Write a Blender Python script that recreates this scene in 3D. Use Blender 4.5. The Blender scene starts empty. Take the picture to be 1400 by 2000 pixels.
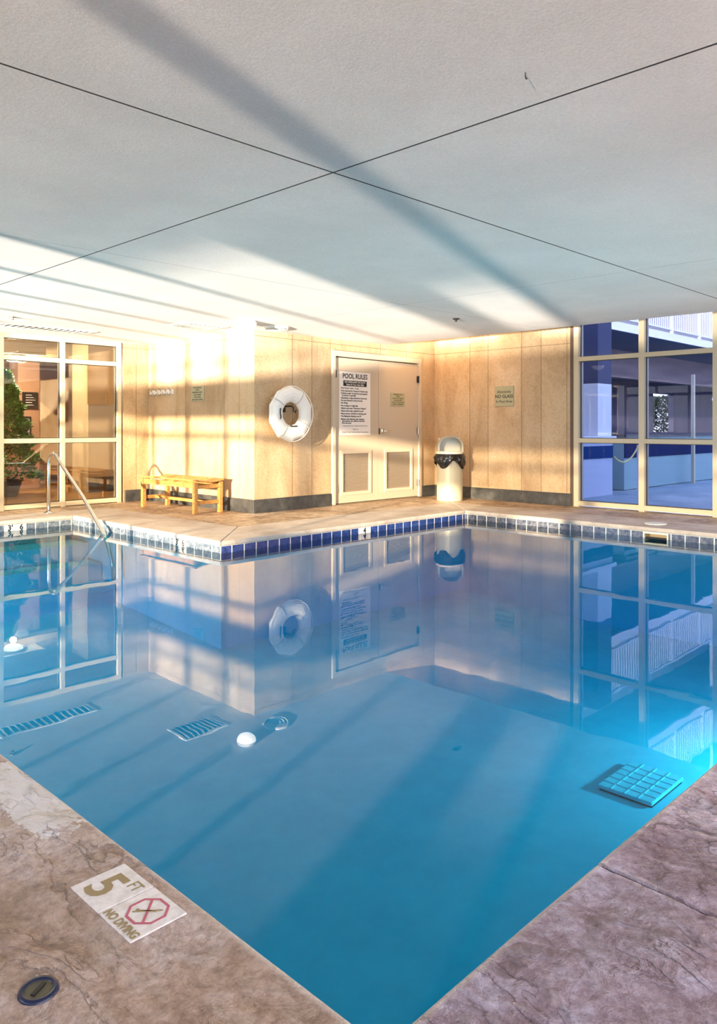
import bpy, bmesh, math, random
from mathutils import Vector, Matrix
random.seed(7)
sc = bpy.context.scene
PI = math.pi

# ---------------------------------------------------------------- camera
cam_data = bpy.data.cameras.new('camera')
cam = bpy.data.objects.new('camera', cam_data)
sc.collection.objects.link(cam)
sc.camera = cam
ALPHA = math.atan(1467 / 1498)            # heading, counted from +X towards +Y
cam.location = (0, 0, 1.1)
cam.rotation_euler = (PI / 2, 0, ALPHA - PI / 2)
cam_data.sensor_width = 36
cam_data.lens = 1498 / 2000 * 36
cam_data.shift_y = -165 / 2000
cam_data.clip_start = 0.05
cam_data.clip_end = 400

# ---------------------------------------------------------------- exposure
sc.view_settings.view_transform = 'Standard'
sc.view_settings.look = 'None'
sc.view_settings.gamma = 1
sc.view_settings.use_curve_mapping = False
sc.view_settings.exposure = 1.5
sc.cycles.use_denoising = True
sc.cycles.max_bounces = 10
sc.cycles.diffuse_bounces = 5
sc.cycles.glossy_bounces = 5
sc.cycles.transparent_max_bounces = 24
sc.cycles.caustics_reflective = False
sc.cycles.caustics_refractive = False
sc.cycles.sample_clamp_indirect = 6

# ---------------------------------------------------------------- sky
SKY = 3.0
world = bpy.data.worlds.new('sky'); sc.world = world
world.use_nodes = True
wn = world.node_tree; wn.nodes.clear()
wo = wn.nodes.new('ShaderNodeOutputWorld'); wb = wn.nodes.new('ShaderNodeBackground')
wt = wn.nodes.new('ShaderNodeTexCoord'); ws = wn.nodes.new('ShaderNodeSeparateXYZ')
wm = wn.nodes.new('ShaderNodeMapRange'); wr = wn.nodes.new('ShaderNodeValToRGB')
wn.links.new(wt.outputs['Generated'], ws.inputs[0]); wn.links.new(ws.outputs['Z'], wm.inputs[0])
wm.inputs[1].default_value = -1; wm.inputs[2].default_value = 1
wn.links.new(wm.outputs[0], wr.inputs[0]); wn.links.new(wr.outputs[0], wb.inputs[0])
e = wr.color_ramp.elements
e[0].position = 0.0; e[0].color = (0.62, 0.56, 0.50, 1)
e[1].position = 1.0; e[1].color = (0.46, 0.58, 0.90, 1)
k = e.new(0.49); k.color = (0.66, 0.60, 0.55, 1)
k = e.new(0.52); k.color = (0.86, 0.88, 0.95, 1)
k = e.new(0.62); k.color = (0.68, 0.76, 0.96, 1)
wb.inputs[1].default_value = SKY
wn.links.new(wb.outputs[0], wo.inputs[0])

# ---------------------------------------------------------------- low evening sun, and its glint thrown up by the water outside
def sun(name, d, strength, angle, color):
    l = bpy.data.lights.new(name, 'SUN'); l.energy = strength; l.angle = math.radians(angle); l.color = color
    o = bpy.data.objects.new(name, l); sc.collection.objects.link(o)
    o.rotation_euler = Vector(d).to_track_quat('-Z', 'Y').to_euler(); o.location = (-6, 3, 4)
    return o
SUN_AZ, SUN_DROP = 0.35, 0.13
sun('evening_sun', (1, SUN_AZ, -SUN_DROP), 7.0, 0.9, (1.0, 0.80, 0.52))
sun('sun_glint_from_the_water_outside', (1, SUN_AZ, SUN_DROP), 12.0, 1.5, (1.0, 0.88, 0.72))

# ---------------------------------------------------------------- material helpers
def principled(name, col=(.5, .5, .5), rough=.6, metal=0.0, spec=None):
    m = bpy.data.materials.new(name); m.use_nodes = True
    b = m.node_tree.nodes['Principled BSDF']
    b.inputs['Base Color'].default_value = (*col, 1)
    b.inputs['Roughness'].default_value = rough
    b.inputs['Metallic'].default_value = metal
    if spec is not None: b.inputs['Specular IOR Level'].default_value = spec
    return m
class N:
    """small node builder on one material"""
    def __init__(s, m):
        s.m = m; s.t = m.node_tree; s.b = s.t.nodes.get('Principled BSDF')
        s.geo = s.t.nodes.new('ShaderNodeNewGeometry'); s.P = s.geo.outputs['Position']
    def link(s, a, b): s.t.links.new(a, b)
    def math(s, op, a, b=None, c=None):
        n = s.t.nodes.new('ShaderNodeMath'); n.operation = op
        for i, v in enumerate((a, b, c)):
            if v is None: continue
            if isinstance(v, (int, float)): n.inputs[i].default_value = v
            else: s.link(v, n.inputs[i])
        return n.outputs[0]
    def axes(s, vec=None):
        n = s.t.nodes.new('ShaderNodeSeparateXYZ'); s.link(vec or s.P, n.inputs[0]); return n.outputs
    def noise(s, scale, detail=4, rough=.6, vscale=(1, 1, 1), dist=0.0):
        mp = s.t.nodes.new('ShaderNodeMapping'); s.link(s.P, mp.inputs[0]); mp.inputs['Scale'].default_value = vscale
        n = s.t.nodes.new('ShaderNodeTexNoise'); s.link(mp.outputs[0], n.inputs['Vector'])
        n.inputs['Scale'].default_value = scale; n.inputs['Detail'].default_value = detail
        n.inputs['Roughness'].default_value = rough; n.inputs['Distortion'].default_value = dist
        return n.outputs['Fac']
    def ramp(s, fac, stops):
        n = s.t.nodes.new('ShaderNodeValToRGB'); s.link(fac, n.inputs[0]); el = n.color_ramp.elements
        el[0].position, el[0].color = stops[0][0], (*stops[0][1], 1)
        el[1].position, el[1].color = stops[-1][0], (*stops[-1][1], 1)
        for p, c in stops[1:-1]:
            q = el.new(p); q.color = (*c, 1)
        return n.outputs[0]
    def mix(s, fac, a, b, mode='MIX'):
        n = s.t.nodes.new('ShaderNodeMix'); n.data_type = 'RGBA'; n.blend_type = mode
        for sock, v in ((n.inputs[0], fac), (n.inputs[6], a), (n.inputs[7], b)):
            if isinstance(v, (int, float)): sock.default_value = v
            elif isinstance(v, tuple): sock.default_value = (*v, 1)
            else: s.link(v, sock)
        return n.outputs[2]
    def lines(s, comp, positions, w):
        """1 on thin joints at the given coordinates of an axis"""
        out = None
        for p in positions:
            d = s.math('ABSOLUTE', s.math('SUBTRACT', comp, p)); l = s.math('LESS_THAN', d, w)
            out = l if out is None else s.math('MAXIMUM', out, l)
        return out
    def color(s, c): s.link(c, s.b.inputs['Base Color'])
    def bump(s, h, strength=.3, dist=.01):
        n = s.t.nodes.new('ShaderNodeBump'); n.inputs['Strength'].default_value = strength; n.inputs['Distance'].default_value = dist
        s.link(h, n.inputs['Height']); s.link(n.outputs[0], s.b.inputs['Normal']); return n

# ---------------------------------------------------------------- mesh helpers
def bm_new(): return bmesh.new()
def box(bm, x0, x1, y0, y1, z0, z1, M=None):
    v = [bm.verts.new((x, y, z)) for x in (x0, x1) for y in (y0, y1) for z in (z0, z1)]
    if M is not None:
        for q in v: q.co = M @ q.co
    for f in ((0, 1, 3, 2), (4, 6, 7, 5), (0, 4, 5, 1), (2, 3, 7, 6), (0, 2, 6, 4), (1, 5, 7, 3)):
        bm.faces.new([v[i] for i in f])
    return v
def tube(bm, pts, r, n=10, close=False):
    pts = [Vector(p) for p in pts]; rings = []
    for i, p in enumerate(pts):
        if close: d = (pts[(i + 1) % len(pts)] - pts[i - 1])
        else: d = (pts[min(i + 1, len(pts) - 1)] - pts[max(i - 1, 0)])
        d.normalize()
        up = Vector((0, 0, 1)) if abs(d.z) < .9 else Vector((0, 1, 0))
        a = d.cross(up).normalized(); b = d.cross(a)
        if rings and a.dot(la) < 0: a, b = -a, -b
        la = a
        rr = r[i] if isinstance(r, (list, tuple)) else r
        rings.append([bm.verts.new(p + a * math.cos(t * 2 * PI / n) * rr + b * math.sin(t * 2 * PI / n) * rr) for t in range(n)])
    m = len(rings)
    for i in range(m if close else m - 1):
        A, B = rings[i], rings[(i + 1) % m]
        for t in range(n): bm.faces.new((A[t], A[(t + 1) % n], B[(t + 1) % n], B[t]))
    if not close:
        bm.faces.new(rings[0][::-1]); bm.faces.new(rings[-1])
def lathe(bm, prof, n=32, M=None, cap=True):
    """prof: (radius, z) list about the z axis"""
    rings = []
    for r, z in prof:
        ring = []
        for t in range(n):
            p = Vector((r * math.cos(t * 2 * PI / n), r * math.sin(t * 2 * PI / n), z))
            ring.append(bm.verts.new(M @ p if M is not None else p))
        rings.append(ring)
    for A, B in zip(rings, rings[1:]):
        for t in range(n): bm.faces.new((A[t], A[(t + 1) % n], B[(t + 1) % n], B[t]))
    if cap:
        bm.faces.new(rings[0][::-1]); bm.faces.new(rings[-1])
def obj(name, bm, mat, parent=None, loc=(0, 0, 0), smooth=False, bevel=0):
    bmesh.ops.recalc_face_normals(bm, faces=bm.faces)
    me = bpy.data.meshes.new(name); bm.to_mesh(me); bm.free()
    if smooth:
        for p in me.polygons: p.use_smooth = True
    if isinstance(mat, (list, tuple)):
        for q in mat: me.materials.append(q)
    else: me.materials.append(mat)
    o = bpy.data.objects.new(name, me); sc.collection.objects.link(o); o.location = loc
    if parent is not None: o.parent = parent
    if bevel:
        b = o.modifiers.new('bevel', 'BEVEL'); b.width = bevel; b.segments = 2; b.limit_method = 'ANGLE'
    return o
def thing(name, label, cat, loc=(0, 0, 0), rz=0, group=None):
    o = bpy.data.objects.new(name, None); sc.collection.objects.link(o)
    o.location = loc; o.rotation_euler = (0, 0, rz); o.empty_display_size = .1
    return tag(o, label, cat, group)
def tag(o, label, cat, group=None, kind=None):
    o['label'] = label; o['category'] = cat
    if group: o['group'] = group
    if kind: o['kind'] = kind
    return o
def struct(name, bm, mat, parent=None, **k):
    o = obj(name, bm, mat, parent, **k)
    if parent is None: o['kind'] = 'structure'
    return o
def boxes(*bs):
    bm = bm_new()
    for b in bs: box(bm, *b)
    return bm
def text(name, s, size, mat, parent, M, align='CENTER', ext=.0006, width=1.0, bold=0.0, space=1.0):
    """lettering; M places a text lying in its own xy plane (x = reading direction)"""
    c = bpy.data.curves.new('lettering', 'FONT'); c.body = s; c.size = size; c.align_x = align; c.align_y = 'CENTER'
    c.extrude = ext; c.offset = bold; c.space_line = space; c.resolution_u = 3
    o = bpy.data.objects.new('tmp', c); sc.collection.objects.link(o)
    bpy.context.view_layer.update()
    me = bpy.data.meshes.new_from_object(o.evaluated_get(bpy.context.evaluated_depsgraph_get()))
    bpy.data.objects.remove(o); bpy.data.curves.remove(c)
    me.transform(M @ Matrix.Diagonal((width, 1, 1, 1)))
    me.materials.clear(); me.materials.append(mat); me.name = name
    q = bpy.data.objects.new(name, me); sc.collection.objects.link(q); q.parent = parent
    return q
def basis(right, up, at):
    r, u = Vector(right), Vector(up); n = r.cross(u)
    M = Matrix((r, u, n)).transposed().to_4x4(); M.translation = Vector(at); return M

# ---------------------------------------------------------------- materials
# ceiling: painted textured board with open joints
CJX, CJY = (2.60, 5.9), (2.72, 5.13, 7.5)
m_ceil = principled('painted_ceiling', rough=.85); n = N(m_ceil); ax = n.axes()
grain = n.noise(90, 5, .75); blot = n.noise(1.3, 4, .6)
c = n.ramp(blot, [(.3, (.73, .69, .675)), (.7, (.83, .785, .77))])
c = n.mix(.5, c, n.ramp(grain, [(.35, (.62, .62, .60)), (.65, (.92, .91, .88))]), 'MULTIPLY')
jl = n.math('MAXIMUM', n.lines(ax[0], CJX[:1], .006), n.lines(ax[1], CJY[:1], .006))
jf = n.math('MAXIMUM', n.lines(ax[0], CJX[1:], .004), n.lines(ax[1], CJY[1:2], .004))
c = n.mix(n.math('MULTIPLY', jf, .55), c, (.12, .11, .10))
n.color(n.mix(jl, c, (.035, .032, .03)))
n.bump(n.math('SUBTRACT', grain, n.math('MULTIPLY', jl, 3)), .35, .004)

def stone(name, axis, joints, zj=(2.28,), tint=(1, 1, 1)):
    m = principled(name, rough=.42, spec=.35); n = N(m); ax = n.axes()
    v = n.noise(2.2, 6, .65, (1, 1, .45), .6); fine = n.noise(38, 4, .7)
    c = n.ramp(v, [(.25, (.38 * tint[0], .25 * tint[1], .14 * tint[2])), (.5, (.55 * tint[0], .405 * tint[1], .25 * tint[2])), (.74, (.66 * tint[0], .52 * tint[1], .36 * tint[2]))])
    c = n.mix(.35, c, n.ramp(fine, [(.38, (.6, .52, .44)), (.55, (1, 1, 1))]), 'MULTIPLY')
    # slabs differ a little in tone
    tone = None
    for i, p in enumerate(joints):
        st = n.math('MULTIPLY', n.math('GREATER_THAN', ax[axis], p), (-1) ** i * (.06 + .05 * (i % 3)))
        tone = st if tone is None else n.math('ADD', tone, st)
    g = n.math('ADD', tone, .93)
    cc = n.t.nodes.new('ShaderNodeCombineColor')
    for i in range(3): n.link(g, cc.inputs[i])
    c = n.mix(1.0, c, cc.outputs[0], 'MULTIPLY')
    l = n.math('MAXIMUM', n.lines(ax[axis], joints, .0045), n.lines(ax[2], zj, .004))
    n.color(n.mix(n.math('MULTIPLY', l, .75), c, (.13, .085, .05)))
    n.bump(n.math('SUBTRACT', v, l), .25, .004)
    return m
m_stone_bench = stone('travertine_cladding_bench_wall', 1, [8.14, 8.47, 9.4])
m_stone_door = stone('travertine_cladding_door_wall', 0, [6.72, 7.07, 7.42, 8.45, 9.05])
m_stone_right = stone('travertine_cladding_far_wall', 1, [5.45, 5.86, 6.19, 6.78, 7.12], tint=(1.02, 1.03, 1.04))
m_stone_plain = stone('travertine_cladding_window_wall', 0, [5.87], tint=(.92, .92, .88))

m_base = principled('dark_slate_skirting', rough=.38); n = N(m_base)
n.color(n.ramp(n.noise(7, 6, .7), [(.3, (.018, .019, .022)), (.55, (.055, .056, .058)), (.8, (.12, .115, .105))]))

# stamped concrete deck
def stamped(name, cols, jx=(), jy=(), relief=1.0, scale=1.0, worn=False):
    m = principled(name, rough=.5, spec=.4); n = N(m); ax = n.axes()
    big = n.noise(1.5 * scale, 5, .6, (1, 1, 1), .6); mid = n.noise(3.4 * scale, 3, .5, (1.5, .8, 1), 1.0); fine = n.noise(60, 5, .75)
    small = n.noise(14 * scale, 6, .65, (1.2, .8, 1), .5)
    v = n.math('MULTIPLY', n.math('ADD', mid, n.math('MULTIPLY', small, .16)), 7.0)      # slate layers stamped as terraces
    frc = n.math('FRACT', v); step = n.math('ADD', n.math('FLOOR', v), n.math('POWER', frc, 14.0))
    where = n.ramp(n.noise(2.6, 2, .5), [(.45, (0, 0, 0)), (.58, (1, 1, 1))])
    edge = n.math('MULTIPLY', n.math('POWER', frc, 30.0), where)
    f = n.math('ADD', n.math('MULTIPLY', big, .55), n.math('MULTIPLY', small, .45))
    c = n.ramp(f, cols)
    c = n.mix(.7, c, n.ramp(fine, [(.32, (.5, .44, .42)), (.6, (1.15, 1.15, 1.15))]), 'MULTIPLY')
    c = n.mix(n.math('MULTIPLY', edge, .55), c, (.10, .06, .07))
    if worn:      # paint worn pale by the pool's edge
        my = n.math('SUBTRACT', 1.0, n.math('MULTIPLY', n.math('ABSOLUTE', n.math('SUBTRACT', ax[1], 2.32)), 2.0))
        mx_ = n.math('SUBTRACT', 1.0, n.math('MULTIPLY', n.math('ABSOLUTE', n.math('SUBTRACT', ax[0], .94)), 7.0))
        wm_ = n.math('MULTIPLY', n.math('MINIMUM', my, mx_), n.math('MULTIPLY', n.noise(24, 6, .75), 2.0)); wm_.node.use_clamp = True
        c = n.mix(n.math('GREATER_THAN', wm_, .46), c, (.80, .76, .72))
    hgt = n.math('ADD', n.math('MULTIPLY', n.math('MULTIPLY', step, where), .33), n.math('ADD', n.math('MULTIPLY', small, .9), n.math('MULTIPLY', fine, .22)))
    hgt = n.math('ADD', hgt, n.math('MULTIPLY', mid, 1.6))
    if jx or jy:
        l = None
        if jx: l = n.lines(ax[0], jx, .0035)
        if jy: l2 = n.lines(ax[1], jy, .0035); l = l2 if l is None else n.math('MAXIMUM', l, l2)
        c = n.mix(l, c, (.03, .02, .02)); hgt = n.math('SUBTRACT', hgt, n.math('MULTIPLY', l, 1.5))
    if relief > .5:      # shade in the hollows and highlights on the high edges, put into the colour
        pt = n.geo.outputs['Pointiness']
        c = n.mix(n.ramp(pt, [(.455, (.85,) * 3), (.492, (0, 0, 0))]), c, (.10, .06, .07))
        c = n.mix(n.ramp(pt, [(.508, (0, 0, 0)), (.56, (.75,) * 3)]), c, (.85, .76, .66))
    n.color(c); n.bump(hgt, min(1, 1.0 * relief), .03)
    n.link(n.ramp(small, [(.3, (.60,) * 3), (.7, (.34,) * 3)]), n.b.inputs['Roughness'])
    return m
near_cols = [(.32, (.21, .135, .10)), (.42, (.38, .265, .195)), (.5, (.50, .365, .28)), (.57, (.56, .44, .37)), (.70, (.76, .66, .60))]
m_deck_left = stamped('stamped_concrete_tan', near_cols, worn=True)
m_deck_right = stamped('stamped_concrete_mauve', [(.32, (.17, .11, .125)), (.43, (.29, .21, .24)), (.5, (.37, .29, .33)), (.57, (.46, .40, .47)), (.70, (.66, .60, .60))], jx=(1.81, 5.2))
m_deck_left_plain = stamped('stamped_concrete_tan_outer', near_cols, relief=.5)
m_deck_right_plain = stamped('stamped_concrete_mauve_outer', [(.32, (.17, .11, .125)), (.43, (.29, .21, .24)), (.5, (.37, .29, .33)), (.57, (.46, .40, .47)), (.70, (.66, .60, .60))], jx=(1.81, 5.2), relief=.5)
m_deck_far = stamped('stamped_concrete_brown', [(.32, (.13, .08, .05)), (.45, (.33, .23, .15)), (.55, (.5, .38, .27)), (.7, (.68, .58, .46))], relief=.4)
m_coping = principled('pale_cast_coping', rough=.55); n = N(m_coping)
n.color(n.ramp(n.noise(2.4, 6, .7, (1, 1, 1), .5), [(.3, (.34, .28, .23)), (.5, (.50, .43, .37)), (.7, (.64, .58, .52))]))
n.bump(n.noise(20, 5, .7), .2, .004)

# pool plaster, tiles, water
m_plaster = principled('pool_plaster', rough=.8); n = N(m_plaster)
n.color(n.ramp(n.noise(3.0, 5, .6), [(.3, (.34, .80, .87)), (.7, (.46, .91, .94))]))
def tiles(name, axis, col_a, col_b, off=0.0, grout=(.78, .74, .66)):
    m = principled(name, rough=.18); n = N(m); ax = n.axes()
    fr = n.math('FRACT', n.math('DIVIDE', n.math('ADD', ax[axis], off + 30), .15))
    ed = n.math('GREATER_THAN', n.math('ABSOLUTE', n.math('SUBTRACT', fr, .5)), .462)
    zz = n.math('LESS_THAN', n.math('ABSOLUTE', n.math('SUBTRACT', n.math('FRACT', n.math('DIVIDE', n.math('ADD', ax[2], 30.049), .15)), .5)), 2.0)
    zt = n.math('GREATER_THAN', ax[2], -.053)
    v = n.noise(26, 5, .75)
    c = n.ramp(v, [(.35, col_a), (.65, col_b)])
    g = n.math('MAXIMUM', ed, zt)
    n.color(n.mix(g, c, grout)); n.bump(n.math('SUBTRACT', n.math('MULTIPLY', v, .3), g), .3, .004)
    return m
m_tile_blue = tiles('blue_waterline_tile', 0, (.008, .02, .10), (.03, .07, .26))
m_tile_grey = tiles('slate_waterline_tile', 1, (.05, .07, .12), (.22, .26, .30))

m_water = bpy.data.materials.new('pool_water'); m_water.use_nodes = True
t = m_water.node_tree; t.nodes.clear()
o_ = t.nodes.new('ShaderNodeOutputMaterial'); mx = t.nodes.new('ShaderNodeMixShader'); tr = t.nodes.new('ShaderNodeBsdfTransparent')
gl = t.nodes.new('ShaderNodeBsdfGlossy'); fr = t.nodes.new('ShaderNodeFresnel'); bp = t.nodes.new('ShaderNodeBump')
geo = t.nodes.new('ShaderNodeNewGeometry'); mp = t.nodes.new('ShaderNodeMapping'); no = t.nodes.new('ShaderNodeTexNoise')
no2 = t.nodes.new('ShaderNodeTexNoise'); ad = t.nodes.new('ShaderNodeMath'); mg = t.nodes.new('ShaderNodeMath')
t.links.new(geo.outputs['Position'], mp.inputs[0]); t.links.new(mp.outputs[0], no.inputs['Vector']); t.links.new(mp.outputs[0], no2.inputs['Vector'])
no.inputs['Scale'].default_value = 2.2; no.inputs['Detail'].default_value = 2; no.inputs['Distortion'].default_value = .6
no2.inputs['Scale'].default_value = .45; no2.inputs['Detail'].default_value = 1
ad.operation = 'MULTIPLY'; t.links.new(no.outputs['Fac'], ad.inputs[0]); t.links.new(no2.outputs['Fac'], ad.inputs[1])
t.links.new(ad.outputs[0], bp.inputs['Height']); bp.inputs['Strength'].default_value = .035; bp.inputs['Distance'].default_value = .03
t.links.new(bp.outputs[0], gl.inputs['Normal']); t.links.new(bp.outputs[0], fr.inputs['Normal'])
gl.inputs['Roughness'].default_value = .0; fr.inputs['IOR'].default_value = 1.33
tr.inputs['Color'].default_value = (.34, .90, 1.0, 1)
t.links.new(fr.outputs[0], mx.inputs[0]); t.links.new(tr.outputs[0], mx.inputs[1]); t.links.new(gl.outputs[0], mx.inputs[2])
t.links.new(mx.outputs[0], o_.inputs['Surface'])
va = t.nodes.new('ShaderNodeVolumeAbsorption'); va.inputs['Color'].default_value = (.0, .84, 1.0, 1); va.inputs['Density'].default_value = .65
t.links.new(va.outputs[0], o_.inputs['Volume'])

def glass(name, tint, refl_ior=1.5, extra=0.0):
    m = bpy.data.materials.new(name); m.use_nodes = True; t = m.node_tree; t.nodes.clear()
    o = t.nodes.new('ShaderNodeOutputMaterial'); mx = t.nodes.new('ShaderNodeMixShader'); a = t.nodes.new('ShaderNodeBsdfTransparent')
    b = t.nodes.new('ShaderNodeBsdfGlossy'); f = t.nodes.new('ShaderNodeFresnel'); ad = t.nodes.new('ShaderNodeMath')
    a.inputs[0].default_value = (*tint, 1); b.inputs['Roughness'].default_value = 0; f.inputs[0].default_value = refl_ior
    ad.operation = 'ADD'; ad.inputs[1].default_value = extra; ad.use_clamp = True
    t.links.new(f.outputs[0], ad.inputs[0]); t.links.new(ad.outputs[0], mx.inputs[0])
    t.links.new(a.outputs[0], mx.inputs[1]); t.links.new(b.outputs[0], mx.inputs[2]); t.links.new(mx.outputs[0], o.inputs[0])
    return m
m_glass_lobby = glass('bronze_window_glass', (.84, .82, .78), 1.5, .07)
m_glass_clear = glass('blue_tinted_window_glass', (.42, .45, .54), 1.22)
m_glass_film = glass('added_dimming_film_glass', (.47, .47, .47), 1.3)  # unseen film added to weaken sun and glint through these panes
m_glass_sun = glass('sun_side_window_glass', (.97, .97, .97), 1.3)

m_frame = principled('cream_window_frame', (.62, .54, .38), .45)
m_frame_warm = principled('cream_window_frame_warm', (.62, .52, .35), .4)
m_gasket = principled('dark_window_gasket', (.03, .025, .02), .5)
m_door = principled('painted_cream_door', (.55, .46, .36), .45)
m_doorframe = principled('painted_door_frame', (.56, .48, .38), .45)
m_gap = principled('door_gap_shadow_seal', (.03, .022, .018), .8)
m_chrome = principled('brushed_steel', (.72, .70, .66), .18, 1.0)
m_brass = principled('satin_hardware', (.50, .42, .34), .3, 1.0)
m_dark = principled('black_hardware', (.015, .013, .012), .5)
m_white = principled('white_plastic', (.84, .83, .80), .35)
m_ivory = principled('ivory_plastic', (.80, .75, .63), .4)
m_paper = principled('white_sign_board', (.86, .80, .78), .4)
m_ink = principled('black_lettering', (.008, .008, .01), .6)
m_inkbrown = principled('grey_lettering', (.17, .14, .12), .6)
m_plate = principled('khaki_sign_plate', (.42, .40, .26), .4)
m_bronze = principled('worn_bronze_lettering', (.34, .25, .12), .6)
m_red = principled('faded_red_paint', (.52, .13, .17), .6)
m_marker = principled('white_marker_tile', (.82, .77, .71), .35); n = N(m_marker)
n.color(n.ramp(n.noise(30, 4, .7), [(.3, (.66, .60, .54)), (.6, (.86, .81, .76))]))
m_wood = principled('teak_wood', (.6, .35, .14), .5); n = N(m_wood)
n.color(n.ramp(n.noise(9, 5, .6, (6, 1, 6)), [(.3, (.30, .12, .03)), (.55, (.48, .24, .07)), (.75, (.64, .38, .15))]))
m_can = principled('cream_painted_metal', (.44, .40, .30), .38)
m_bag = principled('black_bin_liner', (.012, .011, .012), .16)
m_lamp = bpy.data.materials.new('lit_lamp_dome'); m_lamp.use_nodes = True
b_ = m_lamp.node_tree.nodes['Principled BSDF']; b_.inputs['Base Color'].default_value = (.9, .88, .82, 1)
b_.inputs['Emission Color'].default_value = (1, .93, .80, 1); b_.inputs['Emission Strength'].default_value = 2.2

# ================================================================ SETTING
X0, Y0 = 1.01, 0.93           # near pool edges
XF, YQ = 8.30, 6.15           # far pool edges of the main basin
XW, YW = 4.38, 9.30           # the shallow wing
WZ = -.12                     # water level
CEIL = 2.35
WX, WY = -2.0, 10.4           # sun side window plane, lobby window plane

# --- deck
from mathutils import noise as mn
def relief(x, y):
    """stamped slate texture: terraces with crisp broken edges, never above the slab's nominal level"""
    p = Vector((x * 1.5 + 3.1, y * .85, .7))
    m_ = mn.noise(p * 2.3) + .45 * mn.noise(p * 5.1 + Vector((mn.noise(p * 3) * .9, 2, 0))) + .10 * mn.noise(p * 21)
    v = m_ * 4.2; fl = math.floor(v); fr_ = v - fl
    w = max(0.0, min(1.0, (mn.noise(Vector((x * 2.1, y * 2.1, 5.0))) + .28) * 3.0))
    st = (fl + fr_ ** 9) * w + v * (1 - w)
    return st * .0052 + .0022 * mn.noise(Vector((x, y, 0)) * 40) + .0045 * mn.noise(Vector((x, y, 3)) * 12)
def relief_slab(name, xa, xb, ya, yb, step, mat, edges, flat=()):
    """edges: sides on the pool, which get a rounded nose"""
    nx, ny = int(round((xb - xa) / step)), int(round((yb - ya) / step))
    bm = bm_new(); rows = []
    for i in range(nx + 1):
        x = xa + (xb - xa) * i / nx; row = []
        for j in range(ny + 1):
            y = ya + (yb - ya) * j / ny
            z = relief(x, y) - .010
            for key, d in (('x', xb - x), ('y', yb - y)):
                if key in edges: k = max(0, min(1, (.09 - d) / .09)) ** 1.5; z = z * (1 - .9 * k)
            for fx, fy, rx, ry in flat:
                d = max(abs(x - fx) - rx, abs(y - fy) - ry); k = max(0, min(1, (.10 - d) / .10)); z = z * (1 - k) + .0005 * k
            z = min(z, .001)
            if 'x' in edges: d = xb - x; z -= .008 * max(0, 1 - d / .016) ** 2
            if 'y' in edges: d = yb - y; z -= .010 * max(0, 1 - d / .016) ** 2
            if 'j' in edges and abs(x - 1.81) < .004: z -= .012
            row.append(bm.verts.new((x, y, z)))
        rows.append(row)
    for i in range(nx):
        for j in range(ny): bm.faces.new((rows[i][j], rows[i + 1][j], rows[i + 1][j + 1], rows[i][j + 1]))
    zb_ = -.30      # skirt and underside
    ring = [rows[i][0] for i in range(nx + 1)] + [rows[nx][j] for j in range(1, ny + 1)] + [rows[i][ny] for i in range(nx - 1, -1, -1)] + [rows[0][j] for j in range(ny - 1, 0, -1)]
    low = [bm.verts.new((v.co.x, v.co.y, zb_)) for v in ring]
    for i in range(len(ring)):
        j = (i + 1) % len(ring); bm.faces.new((ring[i], low[i], low[j], ring[j]))
    bm.faces.new(low[::-1])
    return struct(name, bm, mat)
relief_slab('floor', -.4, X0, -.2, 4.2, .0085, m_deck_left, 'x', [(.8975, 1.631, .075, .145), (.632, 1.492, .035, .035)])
relief_slab('floor_near_side', X0 + .0005, 4.2, -.4, Y0, .0085, m_deck_right, 'yj')
struct('floor_outer', boxes((-2.4, -.4, -3.2, WY, -.30, -.006), (-.4, X0, -3.2, -.2, -.30, -.006), (-.4, X0, 4.2, WY, -.30, -.006)), m_deck_left_plain)
struct('floor_near_side_outer', boxes((X0, 9.75, -3.2, -.4, -.30, -.006), (4.2, 9.75, -.4, Y0, -.30, -.006)), m_deck_right_plain)
far = bm_new()
box(far, 9.0, 9.9, Y0, 7.9, -.3, 0); box(far, XW + .75, 9.0, YQ + .75, 7.9, -.3, 0)
box(far, XW + .75, 6.2, 7.9, WY + .2, -.3, 0); box(far, X0, XW + .75, YW + .55, WY + .2, -.3, 0)
struct('floor_far_side', far, m_deck_far)
ov = .025
def quadprism(bm, pts, z0, z1):
    a = [bm.verts.new((x, y, z0)) for x, y in pts]; b = [bm.verts.new((x, y, z1)) for x, y in pts]
    bm.faces.new(a[::-1]); bm.faces.new(b); k = len(pts)
    for i in range(k): bm.faces.new((a[i], a[(i + 1) % k], b[(i + 1) % k], b[i]))
g_ = .003
for i, pts in enumerate((
    [(X0, YW - ov), (XW - ov, YW - ov), (XW + .75, YW + .55), (X0, YW + .55)],
    [(XW - ov, YW - ov - g_), (XW - ov, YQ - ov + g_), (XW + .75, YQ + .75 + g_), (XW + .75, YW + .55 - g_)],
    [(XW - ov + g_, YQ - ov), (XF - ov - g_, YQ - ov), (9.0 - g_, YQ + .75), (XW + .75 + g_, YQ + .75)],
    [(XF - ov, YQ - ov - g_), (XF - ov, Y0), (9.0, Y0), (9.0, YQ + .75 - g_)])):
    bm = bm_new(); quadprism(bm, pts, -.048, .001)
    struct('trim_%d' % (i + 1), bm, m_coping, bevel=.012)

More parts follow.
